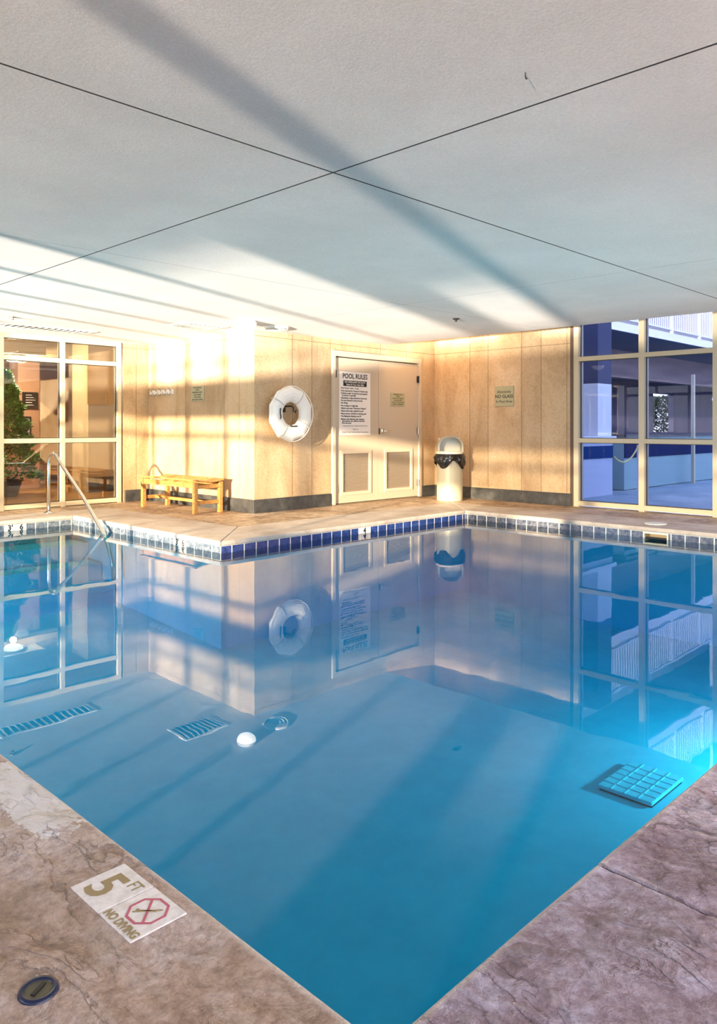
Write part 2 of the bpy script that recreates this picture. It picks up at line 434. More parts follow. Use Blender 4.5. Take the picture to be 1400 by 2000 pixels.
# --- basin
bs = bm_new()
def floorz(x, y): return -1.18 + max(0, min(1, (y - 4.2) / 4.5)) * .30
t_ = .12
xs = [X0 + (XW - X0) * i / 10 for i in range(11)] + [XW + (XF - XW) * i / 10 for i in range(1, 11)]
ys = [Y0 + (YQ - Y0) * i / 14 for i in range(15)] + [YQ + (YW - YQ) * i / 8 for i in range(1, 9)]
gv = {}
for i, x in enumerate(xs):
    for j, y in enumerate(ys):
        if x <= XW + 1e-6 or y <= YQ + 1e-6: gv[i, j] = bs.verts.new((x, y, floorz(x, y)))
for i in range(len(xs) - 1):
    for j in range(len(ys) - 1):
        if all(q in gv for q in ((i, j), (i + 1, j), (i + 1, j + 1), (i, j + 1))):
            bs.faces.new((gv[i, j], gv[i + 1, j], gv[i + 1, j + 1], gv[i, j + 1]))
zb, zt = -1.3, -.30
box(bs, X0 - t_, X0, Y0 - t_, YW + t_, zb, zt); box(bs, X0, XF, Y0 - t_, Y0, zb, zt)
box(bs, XF, XF + t_, Y0 - t_, YQ + t_, zb, -.21); box(bs, XF, XF + t_, Y0 - t_, 3.42, -.21, -.06); box(bs, XF, XF + t_, 3.70, YQ + t_, -.21, -.06); box(bs, XW, XF, YQ, YQ + t_, zb, -.06)
box(bs, XW, XW + t_, YQ + t_, YW + t_, zb, -.06); box(bs, X0, XW, YW, YW + t_, zb, -.06)
struct('pool_basin', bs, m_plaster)
sb = bm_new()
# --- entry steps under the handrail
for k_ in range(3):
    box(sb, X0 + .3, XW - .003, YW - .42 - .34 * k_, YW - .003 - (.42 + .34 * (k_ - 1) if k_ else 0), -1.1, -.30 - .2 * k_)
struct('pool_steps', sb, m_plaster, bevel=.02)
# waterline tiles
zt0, zt1 = -.21, -.049
struct('trim_5', boxes((XW, XF, YQ - .008, YQ - .0005, zt0, zt1)), m_tile_blue)
struct('trim_6', boxes((XW - .008, XW - .0005, YQ - .008, YW, zt0, zt1)), m_tile_grey)
m_tile_gx = tiles('slate_waterline_tile_end', 0, (.05, .07, .12), (.25, .28, .30))
struct('trim_7', boxes((X0, XW - .009, YW - .008, YW - .0005, zt0, zt1)), m_tile_gx)
m_tile_r = tiles('dark_waterline_tile', 1, (.02, .03, .07), (.16, .17, .20), .06)
struct('trim_8', boxes((XF - .008, XF - .0005, Y0, 3.42, zt0, zt1), (XF - .008, XF - .0005, 3.70, YQ - .009, zt0, zt1)), m_tile_r)

# --- water body
wbm = bm_new(); e_ = .004
quadprism(wbm, [(X0 - e_, Y0 - e_), (XF + e_, Y0 - e_), (XF + e_, YQ + e_), (XW + e_, YQ + e_), (XW + e_, YW + e_), (X0 - e_, YW + e_)], -1.25, WZ)
water = obj('pool_water', wbm, m_water)
tag(water, 'calm clear blue water filling the indoor pool', 'water', kind='stuff')

# --- ceiling
struct('ceiling', boxes((-2.1, 8.6, -3.3, 10.5, CEIL, CEIL + .3)), m_ceil)
m_soffit = principled('recess_ceiling_paint', (.72, .62, .5), .8)
struct('ceiling_recess', boxes((8.6, 9.95, -3.3, 8.0, 3.02, 3.2), (8.56, 8.6, -3.3, 8.0, CEIL + .3, 3.2)), m_soffit)

# --- walls
wb_ = bm_new(); quadprism(wb_, [(6.08, 7.82), (6.3, 8.04), (6.3, WY + .25), (6.08, WY + .25)], 0, CEIL)
struct('wall_bench', wb_, m_stone_bench)
dw = bm_new(); quadprism(dw, [(6.08, 7.82), (7.44, 7.82), (7.44, 8.04), (6.3, 8.04)], 0, 3.02)
for q in ((9.39, 9.95, 7.82, 8.05, 0, 3.02), (7.44, 9.39, 7.82, 8.05, 2.19, 3.02)): box(dw, *q)
struct('wall_door', dw, m_stone_door)
struct('wall_right', boxes((9.75, 9.95, 5.40, 7.82, 0, 3.02)), m_stone_right)
struct('wall_return', boxes((5.66, 6.08, WY, WY + .2, 0, CEIL)), m_stone_plain)
struct('wall_back', boxes((-2.2, 6.0, -3.5, -3.3, 0, .7), (6.0, 9.95, -3.5, -3.3, 0, 3.02)), m_stone_plain)
struct('wall_right_near', boxes((9.75, 9.95, -3.3, 1.53, 0, 3.02)), m_stone_right)
# skirtings
struct('baseboard_bench', boxes((6.055, 6.08, 7.795, WY, .001, .175)), m_base, bevel=.003)
struct('baseboard_door', boxes((6.08, 7.42, 7.795, 7.82, .001, .175), (9.41, 9.725, 7.795, 7.82, .001, .175)), m_base, bevel=.003)
struct('baseboard_right', boxes((9.725, 9.75, 5.38, 7.82, .001, .175)), m_base, bevel=.003)
struct('baseboard_return', boxes((5.68, 6.055, WY - .025, WY, .001, .175)), m_base, bevel=.003)

# --- windows
def window_y(name, Y, muls, z_top, bars, m_f, m_g, d=.11, w=.055):
    """window lying in a plane of constant Y"""
    root = bpy.data.objects.new(name, None); sc.collection.objects.link(root); root['kind'] = 'structure'
    x0, x1 = muls[0], muls[-1]
    fb = bm_new()
    for x in muls: box(fb, x - w / 2, x + w / 2, Y, Y + d, 0, z_top)
    for z in bars: box(fb, x0 + w / 2, x1 - w / 2, Y + .002, Y + d - .002, z - .03, z + .03)
    obj('window_frame', fb, m_f, root)
    gk = bm_new()
    for a, b in zip(muls, muls[1:]):
        zs = bars
        for z0, z1 in zip(zs, zs[1:]):
            xa, xb, za, zb_ = a + w / 2, b - w / 2, z0 + .03, z1 - .03
            q = .008
            for bb in ((xa, xa + q, za, zb_), (xb - q, xb, za, zb_), (xa, xb, za, za + q), (xa, xb, zb_ - q, zb_)):
                box(gk, bb[0], bb[1], Y + d * .45, Y + d * .7, bb[2], bb[3])
            p = bm_new(); box(p, xa + .002, xb - .002, Y + d * .53, Y + d * .57, za + .002, zb_ - .002); obj('pane', p, m_g, root)
    obj('gasket', gk, m_gasket, root)
    return root
def window_x(name, X, muls, z_top, bars, m_f, m_g, d=.11, w=.06, out=1):
    root = bpy.data.objects.new(name, None); sc.collection.objects.link(root); root['kind'] = 'structure'
    y0, y1 = muls[0], muls[-1]
    fb = bm_new(); xa_, xb_ = (X, X + d) if out > 0 else (X - d, X)
    for y in muls: box(fb, xa_, xb_, y - w / 2, y + w / 2, 0, z_top)
    for z in bars: box(fb, xa_ + .002, xb_ - .002, y0 + w / 2, y1 - w / 2, z - .03, z + .03)
    obj('window_frame', fb, m_f, root)
    gk = bm_new(); mid = (xa_ + xb_) / 2
    for a, b in zip(muls, muls[1:]):
        for z0, z1 in zip(bars, bars[1:]):
            ya, yb, za, zb_ = a + w / 2, b - w / 2, z0 + .03, z1 - .03
            q = .008
            for bb in ((ya, ya + q, za, zb_), (yb - q, yb, za, zb_), (ya, yb, za, za + q), (ya, yb, zb_ - q, zb_)):
                box(gk, mid - .012, mid + .012, bb[0], bb[1], bb[2], bb[3])
            p = bm_new(); box(p, mid - .003, mid + .003, ya + .002, yb - .002, za + .002, zb_ - .002); obj('pane', p, m_g, root)
    obj('gasket', gk, m_gasket, root)
    return root
lob = [3.92 - .835 * k for k in range(7, 0, -1)] + [3.92, 4.75, 5.60]
window_y('window_1', WY, lob, CEIL, [.04, .92, 2.03, CEIL - .03], m_frame_warm, m_glass_lobby)
window_x('window_2', 9.75, [5.31 - .935 * k for k in range(4, -1, -1)], 3.02, [.05, .92, 2.05, 2.99], m_frame, m_glass_clear, d=.14, w=.075)
w4 = window_x('window_4', WX, [-2.69, .99, 3.75], CEIL, [.05, .92, 2.04, CEIL - .03], m_frame, m_glass_film, d=.10, w=.06, out=-1)
for q in [c_ for c_ in w4.children if c_.name.startswith('pane')]:
    ys_ = [v.co.y for v in q.data.vertices]; zs_ = [v.co.z for v in q.data.vertices]
    if min(ys_) > .9 and .9 < min(zs_) < 1.2:      # added film split here, clear lower panes let brighter patches onto the ceiling
        bpy.data.objects.remove(q)
        for ya, yb, zsplit in ((1.022, 1.75, 1.34), (1.754, 2.50, .955), (2.504, 3.718, 1.66)):
            obj('pane', boxes((WX - .053, WX - .047, ya, yb, zsplit, 2.008)), m_glass_film, w4)
            if zsplit > 1: obj('pane', boxes((WX - .053, WX - .047, ya, yb, .952, zsplit - .002)), m_glass_sun, w4)
window_x('window_3', WX, [.99 + .92 * k for k in range(3, 11)], CEIL, [.05, .92, 2.04, CEIL - .03], m_frame, m_glass_sun, d=.10, w=.06, out=-1)
struct('trim_9', boxes((9.749, 9.90, 5.35, 5.398, 0, 3.02)), principled('bronze_window_jamb', (.10, .065, .045), .5))
struct('column_sun_side', boxes((WX - .14, WX + .02, .915, 1.065, 0, CEIL)), m_stone_plain)
struct('wall_terrace_parapet', boxes((-2.9, -2.75, -4, 12, -.3, .62)), m_stone_plain)

# --- double door
D = 7.82
struct('trim_10', boxes((7.44, 7.50, D - .03, D + .10, 0, 2.19), (9.33, 9.39, D - .03, D + .10, 0, 2.19), (7.50, 9.33, D - .03, D + .10, 2.11, 2.19)), m_doorframe, bevel=.004)
struct('trim_11', boxes((7.50, 9.33, D + .055, D + .10, 0.0, 2.11)), m_gap)
struct('trim_12', boxes((7.44, 9.39, D - .05, D + .09, .0, .012)), principled('door_threshold', (.35, .28, .2), .4, .7))
def leaf(name, xa, xb, lx0, lx1, hinge_x):
    root = bpy.data.objects.new(name, None); sc.collection.objects.link(root); root['kind'] = 'structure'
    z0, z1 = .14, .76
    bm = boxes((xa, lx0, D, D + .045, .02, 2.095), (lx1, xb, D, D + .045, .02, 2.095), (lx0, lx1, D, D + .045, .02, z0), (lx0, lx1, D, D + .045, z1, 2.095))
    obj('door_panel', bm, m_door, root)
    f = bm_new(); w = .035
    for q in ((lx0 - .01, lx0 + w, z0 - .01, z1 + .01), (lx1 - w, lx1 + .01, z0 - .01, z1 + .01), (lx0 + w, lx1 - w, z0 - .01, z0 + w), (lx0 + w, lx1 - w, z1 - w, z1 + .01)):
        box(f, q[0], q[1], D - .012, D + .03, q[2], q[3])
    lf = obj('louver_frame', f, m_doorframe, root)
    s = bm_new(); nsl = 26
    for i in range(nsl):
        z = z0 + w + (z1 - z0 - 2 * w) * (i + .5) / nsl
        M = Matrix.Translation((0, D + .008, z)) @ Matrix.Rotation(math.radians(-50), 4, 'X')
        box(s, lx0 + w, lx1 - w, -.013, .013, -.0018, .0018, M)
    obj('louver_slats', s, principled('louver_paint', (.40, .33, .26), .5), lf)
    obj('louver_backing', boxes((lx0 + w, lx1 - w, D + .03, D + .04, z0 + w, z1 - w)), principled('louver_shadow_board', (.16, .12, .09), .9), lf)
    for z in (.23, 1.05, 1.86):
        h = bm_new(); tube(h, [(hinge_x, D - .018, z - .055), (hinge_x, D - .018, z + .055)], .013, 8); box(h, hinge_x - .03, hinge_x + .03, D - .012, D - .003, z - .05, z + .05)
        obj('hinge', h, m_brass if z != 1.86 else m_dark, root)
    return root
dl = leaf('door_1', 7.505, 8.408, 7.63, 8.24, 7.505)
dr = leaf('door_2', 8.416, 9.325, 8.55, 9.18, 9.325)
kb = bm_new()
lathe(kb, [(.001, -.004), (.036, -.004), (.036, -.012), (.014, -.018), (.013, -.05), (.019, -.055), (.019, -.07), (.001, -.072)], 20, Matrix.Translation((8.49, D, 1.045)) @ Matrix.Rotation(-PI / 2, 4, 'X'), cap=False)
hd = obj('door_handle', kb, m_chrome, dr, smooth=True)
kb = bm_new(); tube(kb, [(8.49, D - .062, 1.045), (8.54, D - .064, 1.047), (8.60, D - .06, 1.05), (8.625, D - .05, 1.05)], [.011, .010, .009, .007], 8)
obj('lever', kb, m_chrome, hd, smooth=True)
obj('latch_plate', boxes((8.418, 8.44, D - .004, D - .0005, 1.0, 1.09)), m_dark, dr)

# ================================================================ SIGNS
def sign_on_y(label, x0, x1, z0, z1, mat, name='notice_sign', th=.006, front=D, group=None):
    return tag(obj(name, boxes((x0, x1, front - th, front - .0005, z0, z1)), mat), label, 'sign', group)
RIGHTY, UPZ = (1, 0, 0), (0, 0, 1)
ps = sign_on_y('tall white pool rules poster with black lettering on left door leaf', 7.59, 8.23, .99, 1.90, m_paper, 'pool_rules_sign')
def ty(s, x, z, size, mat=m_ink, align='LEFT', width=1, bold=0, y=D - .0068, parent=ps, name='lettering'):
    return text(name, s, size, mat, parent, basis(RIGHTY, UPZ, (x, y, z)), align, .0004, width, bold)
ty('POOL RULES', 7.91, 1.835, .098, align='CENTER', width=.92, bold=.0022)
obj('black_banner', boxes((7.67, 8.15, D - .0068, D - .0062, 1.695, 1.775)), m_ink, ps)
ty('NO LIFEGUARD ON DUTY', 7.91, 1.752, .036, m_paper, 'CENTER', 1, .0006, y=D - .0074)
ty('Swim At Your Own Risk', 7.91, 1.717, .036, m_paper, 'CENTER', 1, .0006, y=D - .0074)
rules = ['\u2022Pool Hours:  8 am - 11 pm', '\u2022Pool reserved for Owners & Guests only', '\u2022Children under 16 must be accompanied', '   by parent or guardian', '\u2022Absolutely no glass allowed in pool area', '\u2022No pets allowed in the pool area', '\u2022No diving', '\u2022No running or rough play', '\u2022Infants must wear "Swimmers Diapers"', '\u2022Please swim wear required in pool',
         '\u2022Please shower off before entering pool', '\u2022The Maximum Bathing Load 45', '\u2022Bathers with diarrhea, skin diseases,', '   open lesions, etc. shall be removed', '   from the pool.']
zs = [1.665, 1.625, 1.59, 1.56, 1.523, 1.488, 1.452, 1.413, 1.376, 1.338, 1.299, 1.262, 1.220, 1.193, 1.165]
for s, z in zip(rules, zs): ty(s, 7.615, z, .0325, bold=.0009, width=1.0)
ty('PLEASE PLACE ALL TRASH IN RECEPTACLE', 7.915, 1.122, .026, m_inkbrown, 'CENTER', 1.02)
ty('Thank You', 7.915, 1.075, .026, m_inkbrown, 'CENTER')
ty('Grande View Condominium Association', 7.915, 1.033, .035, m_inkbrown, 'CENTER', .95)
s2 = sign_on_y('small khaki notice plate on the right door leaf', 8.68, 9.01, 1.43, 1.63, m_plate)
for i, (s, z) in enumerate(zip(['SWIMMING POOL', 'HOURS', '8:00 AM TO 11:00 PM', 'NO LIFEGUARD', 'ON DUTY AT ANY TIME', 'SWIM AT OWN RISK'], [1.605, 1.575, 1.545, 1.515, 1.485, 1.455])):
    ty(s, 8.845, z, .026, m_ink, 'CENTER', parent=s2)
def sign_on_x(label, X, y0, y1, z0, z1, mat, name='notice_sign'):
    return tag(obj(name, boxes((X - .012, X - .0005, y0, y1, z0, z1)), mat, bevel=.002), label, 'sign')
s3 = sign_on_x('square olive NO GLASS plate on the stone wall right of the trash can', 9.75, 6.32, 6.65, 1.42, 1.72, m_plate, 'no_glass_sign')
def tx(s, X, y, z, size, parent, mat=m_ink, bold=0.0):
    return text('lettering', s, size, mat, parent, basis((0, -1, 0), UPZ, (X - .013, y, z)), 'CENTER', .0004, 1, bold)
tx('Absolutely', 9.75, 6.485, 1.635, .058, s3); tx('NO GLASS', 9.75, 6.485, 1.565, .068, s3, bold=.001); tx('In Pool Area', 9.75, 6.485, 1.49, .056, s3)
s4 = sign_on_x('small khaki notice plate on the sunlit wall above the bench', 6.08, 8.93, 9.24, 1.47, 1.68, m_plate)
for s, z in zip(['POOL AREA FOR', 'USE OF', 'REGISTERED GUESTS', 'AND OWNERS', 'ONLY PLEASE', 'NO GLASS ALLOWED'], [1.655, 1.622, 1.589, 1.556, 1.523, 1.49]):
    tx(s, 6.08, 9.085, z, .027, s4)

# ================================================================ HOOK RACK
hr = thing('hook_rack', 'white rail of five metal coat hooks on the bench wall', 'hook rack', (6.08, 10.02, 1.62))
obj('back_board', boxes((-.018, -.0005, -.32, .32, -.035, .035)), m_white, hr, bevel=.003)
for i in range(5):
    y = .26 - .13 * i; bm = bm_new()
    tube(bm, [(-.018, y, -.02), (-.05, y, -.045), (-.075, y, -.03), (-.078, y, -.005)], .006, 6)
    tube(bm, [(-.018, y, .01), (-.045, y, .05), (-.085, y, .085)], .0055, 6)
    obj('hook', bm, m_brass, hr, smooth=True)

# ================================================================ BENCH
bn = thing('teak_bench', 'backless slatted teak bench standing against the sunlit stone wall', 'bench', (5.68, 8.90, 0))
LB, WB, HB = 1.32, .44, .43
for sx in (-1, 1):
    for sy in (-1, 1):
        obj('leg', boxes((sx * (WB / 2 - .03) - .027, sx * (WB / 2 - .03) + .027, sy * (LB / 2 - .03) - .027, sy * (LB / 2 - .03) + .027, .001, HB - .03)), m_wood, bn, bevel=.004)
    obj('side_rail', boxes((sx * (WB / 2 - .03) - .013, sx * (WB / 2 - .03) + .013, -LB / 2 + .06, LB / 2 - .06, HB - .10, HB - .032)), m_wood, bn)
for sy in (-1, 1):
    obj('lower_end_rail', boxes((-WB / 2 + .057, WB / 2 - .057, sy * (LB / 2 - .03) - .013, sy * (LB / 2 - .03) + .013, .12, .165)), m_wood, bn)
    obj('upper_end_rail', boxes((-WB / 2 + .057, WB / 2 - .057, sy * (LB / 2 - .03) - .015, sy * (LB / 2 - .03) + .015, HB - .11, HB - .065)), m_wood, bn)
obj('stretcher', boxes((-.022, .022, -LB / 2 + .045, LB / 2 - .045, .122, .160)), m_wood, bn)
for k_ in range(9):
    u = -1 + 2 * k_ / 8; x = u * (WB / 2 - .022); z = HB - .03 + .022 * (u * u) - .004
    M = Matrix.Translation((x, 0, z)) @ Matrix.Rotation(-u * .16, 4, 'Y')
    bm = bm_new(); box(bm, -.0205, .0205, -LB / 2 - .02, LB / 2 + .02, 0, .019, M); obj('seat_slat', bm, m_wood, bn)

# ================================================================ RING BUOY
by = thing('ring_buoy', 'white ten-sided life ring hung on the stone wall beside the doors', 'life ring', (6.56, 7.67, 1.28))
def ngon_ring(bm, R, r, thick, n=10, rot=0.0, cz=0.0, seg=10):
    rings = []
    for i in range(n):
        a = rot + 2 * PI * i / n; ring = []
        for j in range(seg):
            b = 2 * PI * j / seg
            rad = (R + r) / 2 + (R - r) / 2 * math.cos(b); q = thick / 2 * math.sin(b)
            ring.append(bm.verts.new((rad * math.cos(a), q + cz, rad * math.sin(a))))
        rings.append(ring)
    for i in range(n):
        A, B = rings[i], rings[(i + 1) % n]
        for j in range(seg): bm.faces.new((A[j], A[(j + 1) % seg], B[(j + 1) % seg], B[j]))
bm = bm_new(); ngon_ring(bm, .365, .155, .13, 10, PI / 10, seg=14); o = obj('ring', bm, m_white, by, smooth=False); 
for i in range(4):
    a = PI / 4 + i * PI / 2 + .2
    bm = bm_new(); pts = []
    for j in range(14):
        b = 2 * PI * j / 14; rad = .26 + .109 * math.cos(b); q = .069 * math.sin(b)
        pts.append((rad * math.cos(a), q, rad * math.sin(a)))
    tube(bm, pts, .006, 6, True); obj('strap', bm, principled('grey_strap', (.50, .48, .45), .6) if i == 0 else bpy.data.materials['grey_strap'], by)
bm = bm_new(); pts = []
for i in range(48):
    a = 2 * PI * i / 48; rr = .352 + .012 * abs(math.sin(2 * (a - .98))); pts.append((rr * math.cos(a), -.035, rr * math.sin(a)))
tube(bm, pts, .006, 6, True); obj('grab_rope', bm, m_white, by)
bm = bm_new(); tube(bm, [(0, .135, .10), (0, -.02, .10), (0, -.06, .08), (0, -.06, .03), (.03, -.06, .015), (.045, -.055, .05)], .010, 8); box(bm, -.03, .03, .135, .149, .02, .16); obj('wall_hook', bm, m_dark, by)
bm = bm_new(); tube(bm, [(-.23, -.072, .07), (-.235, -.075, .0), (-.225, -.075, -.04), (-.23, -.072, -.07)], .008, 6); obj('rope_clip', bm, m_dark, by)
bm = bm_new(); tube(bm, [(-.05, -.06, -.16), (0, -.062, -.165), (.06, -.06, -.16)], .009, 6); obj('rope_clip', bm, m_dark, by)

# ================================================================ TRASH CAN
tc = thing('trash_can', 'cream metal trash can with an arched open hood in the corner', 'trash can', (9.24, 7.12, 0))
bm = bm_new(); lathe(bm, [(.19, 0.001), (.195, .01), (.195, .68), (.18, .70)], 40); obj('body', bm, m_can, tc, smooth=False)
bm = bm_new(); lathe(bm, [(.20, .68), (.205, .69), (.205, .735), (.19, .745), (.155, .745), (.155, .72), (.20, .70)], 40, cap=False); obj('rim', bm, m_ivory, tc)
ang = ALPHA - PI / 2
bm = bm_new(); nA = 20
Mh = Matrix.Rotation(ang, 4, 'Z')
prev = None
for i in range(nA + 1):     # two posts and an arched band
    a = PI * i / nA; x, z = .19 * math.cos(a), .82 + .155 * math.sin(a)
    xi, zi = .165 * math.cos(a), .82 + .135 * math.sin(a)
    w = .12 if True else 0
    ring = [bm.verts.new(Mh @ Vector(p)) for p in ((x, -w, z), (x, w, z), (xi, w, zi), (xi, -w, zi))]
    if prev:
        for j in range(4): bm.faces.new((prev[j], prev[(j + 1) % 4], ring[(j + 1) % 4], ring[j]))
    else: first = ring
    prev = ring
bm.faces.new(first); bm.faces.new(prev)
for sx in (-1, 1): box(bm, min(sx * .165, sx * .19), max(sx * .165, sx * .19), -.12, .12, .735, .82, Mh)
obj('hood', bm, m_can, tc)
bm = bm_new(); box(bm, -.165, .165, .085, .10, .74, .94, Mh); obj('hood_back', bm, m_ivory, tc)
# liner
bm = bm_new(); n1, n2 = 72, 12; rings = []
for j in range(n2):
    ring = []
    for i in range(n1):
        a = 2 * PI * i / n1; rel = (a - ang + PI) % (2 * PI)
        view = math.atan2(math.sin(a), math.cos(a)) - math.atan2(-7.12, -9.24)
        view = (view + PI) % (2 * PI) - PI
        drop = .165 + .06 * math.cos(2 * PI * (view + .5) / 1.6) + .008 * math.sin(9 * a)
        tt = j / (n2 - 1); z = .705 - tt * drop
        r = .207 + .012 * math.sin(11 * a + 3 * tt) * min(1, tt * 2) + .009 * math.sin(23 * a - 6 * tt + 1) * min(1, tt * 3) + .018 * math.sin(tt * PI) + .004
        ring.append(bm.verts.new((r * math.cos(a), r * math.sin(a), z)))
    rings.append(ring)
for A, B in zip(rings, rings[1:]):
    for i in range(n1): bm.faces.new((A[i], A[(i + 1) % n1], B[(i + 1) % n1], B[i]))
o = obj('trash_bag', bm, m_bag, None, (9.24, 7.12, 0), smooth=True)
so = o.modifiers.new('thickness', 'SOLIDIFY'); so.thickness = .003
tag(o, 'shiny black bin liner folded over the rim of the trash can', 'trash bag')

# ================================================================ HANDRAIL
hrl = thing('pool_handrail', 'bent stainless steel handrail leading into the shallow end', 'handrail', (4.26, 9.75, 0))
ctrl = [(0, 0, -.005), (0, 0, .55)]
for i in range(0, 9):
    a = math.radians(i * 148 / 8); ctrl.append((0, -.15 + .15 * math.cos(a), .62 + .15 * math.sin(a)))
ctrl[1] = (0, 0, .56)
ctrl += [(0, -.95, .27), (-.02, -1.55, -.15), (-.02, -1.72, -.42), (-.02, -1.74, -.62)]
bm = bm_new(); tube(bm, ctrl, .022, 14); obj('rail_tube', bm, m_chrome, hrl, smooth=True)
bm = bm_new(); lathe(bm, [(.023, .03), (.035, .02), (.055, .008), (.06, .001), (.023, .001)], 24, cap=False); obj('escutcheon', bm, m_chrome, hrl, smooth=True)

# ================================================================ MARKERS ON THE DECK AND TILE BAND
def deck_tile(label, x0, x1, y0, y1):
    return tag(obj('depth_marker_tile', boxes((x0, x1, y0, y1, -.006, .0035)), m_marker, bevel=.002), label, 'marker tile', )
RT, UP = (0, -1, 0), (1, 0, 0)
d5 = deck_tile('square white deck tile marked 5 FT in worn bronze', .827, .968, 1.633, 1.772)
text('numeral', '5', .135, m_bronze, d5, basis(RT, UP, (.885, 1.715, .0042)), 'CENTER', .0004, 1.0, .003)
text('unit', 'FT', .045, m_bronze, d5, basis(RT, UP, (.935, 1.662, .0042)), 'CENTER', .0004, .75, 0)
dn = deck_tile('square white NO DIVING deck tile with crossed red octagon', .827, .968, 1.490, 1.630)
text('lettering', 'NO DIVING', .031, m_bronze, dn, basis(RT, UP, (.843, 1.560, .0042)), 'CENTER', .0004, .8, .0008)
bm = bm_new(); pts = []
cx, cy, R = .908, 1.558, .050
for i in range(8):
    a = PI / 8 + i * PI / 4
    pts.append(((cx + R * math.cos(a), cy + R * math.sin(a)), (cx + (R - .0065) * math.cos(a), cy + (R - .0065) * math.sin(a))))
for i in range(8):
    (a, b), (c2, d2) = pts[i], pts[(i + 1) % 8]; quadprism(bm, [a, c2, d2, b], .0036, .0044)
M = Matrix.Translation((cx, cy, .004)) @ Matrix.Rotation(math.radians(45), 4, 'Z'); box(bm, -.045, .045, -.003, .003, -.0004, .0006, M)
obj('crossed_octagon', bm, m_red, dn)
bm = bm_new()
for a_, L_ in ((-40, .034), (-52, .020)):
    M = Matrix.Translation((cx, cy, .004)) @ Matrix.Rotation(math.radians(a_), 4, 'Z'); box(bm, -L_, L_, -.0018, .0018, -.0003, .0009, M)
lathe(bm, [(.0045, 0.0036), (.0045, .0047)], 10, Matrix.Translation((cx - .014, cy + .020, 0)))
obj('diver_figure', bm, m_bronze, dn)

def band_marker(label, x=None, y=None, txts=(), w=.26):
    if x is None:     # on the wing side, facing -X
        o = obj('depth_marker_tile', boxes((XW - .012, XW - .0085, y - w / 2, y + w / 2, -.128, -.052)), m_marker)
        for s, dy in txts: text('numeral', s, .088, m_ink, o, basis((0, -1, 0), UPZ, (XW - .0125, y - dy, -.090)), 'CENTER', .0004, 1.0, .003)
    else:
        o = obj('depth_marker_tile', boxes((x - w / 2, x + w / 2, (YW if y is None else y) - .012, (YW if y is None else y) - .0085, -.128, -.052)), m_marker)
        for s, dx in txts: text('numeral', s, .088, m_ink, o, basis(RIGHTY, UPZ, (x + dx, (YW if y is None else y) - .0125, -.090)), 'CENTER', .0004, 1.0, .003)
    return tag(o, label, 'marker tile')
band_marker('white waterline tile reading 3 6 at the left edge of the pool wing', x=3.66, txts=(("3'", -.06), ('6', .07)))
band_marker('white waterline tile reading 3 6 below the bench deck', y=6.86, txts=(("3'", -.05), ('6', .06)), w=.24)
band_marker('small white waterline tile reading 4 on the blue band below the doors', x=6.37, y=YQ, txts=(('4', -.0),), w=.20)

# ================================================================ SKIMMER, DRAIN LIDS
sk = thing('pool_skimmer', 'skimmer mouth in the waterline tiles below the right window', 'skimmer', (XF, 3.56, 0))
obj('housing', boxes((.0, .16, -.14, -.13, -.2, -.05), (.0, .16, .13, .14, -.2, -.05), (.15, .16, -.13, .13, -.2, -.05), (.0, .16, -.13, .13, -.2, -.19)), principled('weathered_skimmer_box', (.42, .33, .20), .6), sk)
obj('face_frame', boxes((-.012, .0, -.14, -.125, -.2, -.05), (-.012, .0, .125, .14, -.2, -.05), (-.012, .0, -.125, .125, -.07, -.05)), m_ivory, sk)
obj('weir_flap', boxes((.02, .03, -.12, .12, -.15, -.11)), m_dark, sk)
tag(obj('skimmer_lid', (lambda b: (lathe(b, [(.12, .001), (.12, .008), (.10, .011), (.001, .011)], 32, cap=False), b)[1])(bm_new()), m_white, loc=(8.62, 3.70, .001)), 'round white skimmer lid set in the coping below the right window', 'lid')
dd = thing('deck_drain', 'round dark blue drain cap sunk in the near tan deck', 'drain', (.632, 1.492, .001))
bm = bm_new(); lathe(bm, [(.026, .002), (.028, .006), (.036, .006), (.038, .0)], 32, cap=False); obj('collar', bm, principled('dark_blue_plastic', (.008, .014, .05), .3), dd, smooth=True)
bm = bm_new(); lathe(bm, [(.001, .001), (.027, .001), (.027, .003), (.001, .003)], 24, cap=False); obj('cap', bm, principled('dirty_olive_plastic', (.10, .09, .05), .5), dd)
bm = bm_new(); box(bm, -.018, .018, -.004, .004, .003, .006, Matrix.Rotation(.5, 4, 'Z')); obj('cap_slot', bm, m_dark, dd)
# main drain on the pool floor
md = thing('main_drain_cover', 'pale turquoise gridded drain cover on the pool floor at right', 'drain cover', (4.74, 2.13, -1.18))
m_drain = principled('pale_drain_plastic', (.80, .95, .95), .6)
obj('cover_plate', boxes((-.24, .24, -.175, .175, .012, .035)), m_drain, md, bevel=.006)
bm = bm_new()
for i in range(1, 6): box(bm, -.24 + .08 * i - .004, -.24 + .08 * i + .004, -.17, .17, .0355, .039)
for i in range(1, 4): box(bm, -.235, .235, -.175 + .0875 * i - .004, -.175 + .0875 * i + .004, .0355, .039)
obj('grid_ribs', bm, principled('drain_grid_lines', (.95, 1, 1), .5), md)
obj('sump_collar', boxes((-.225, .225, -.17, .165, .0, .012)), m_dark, md)

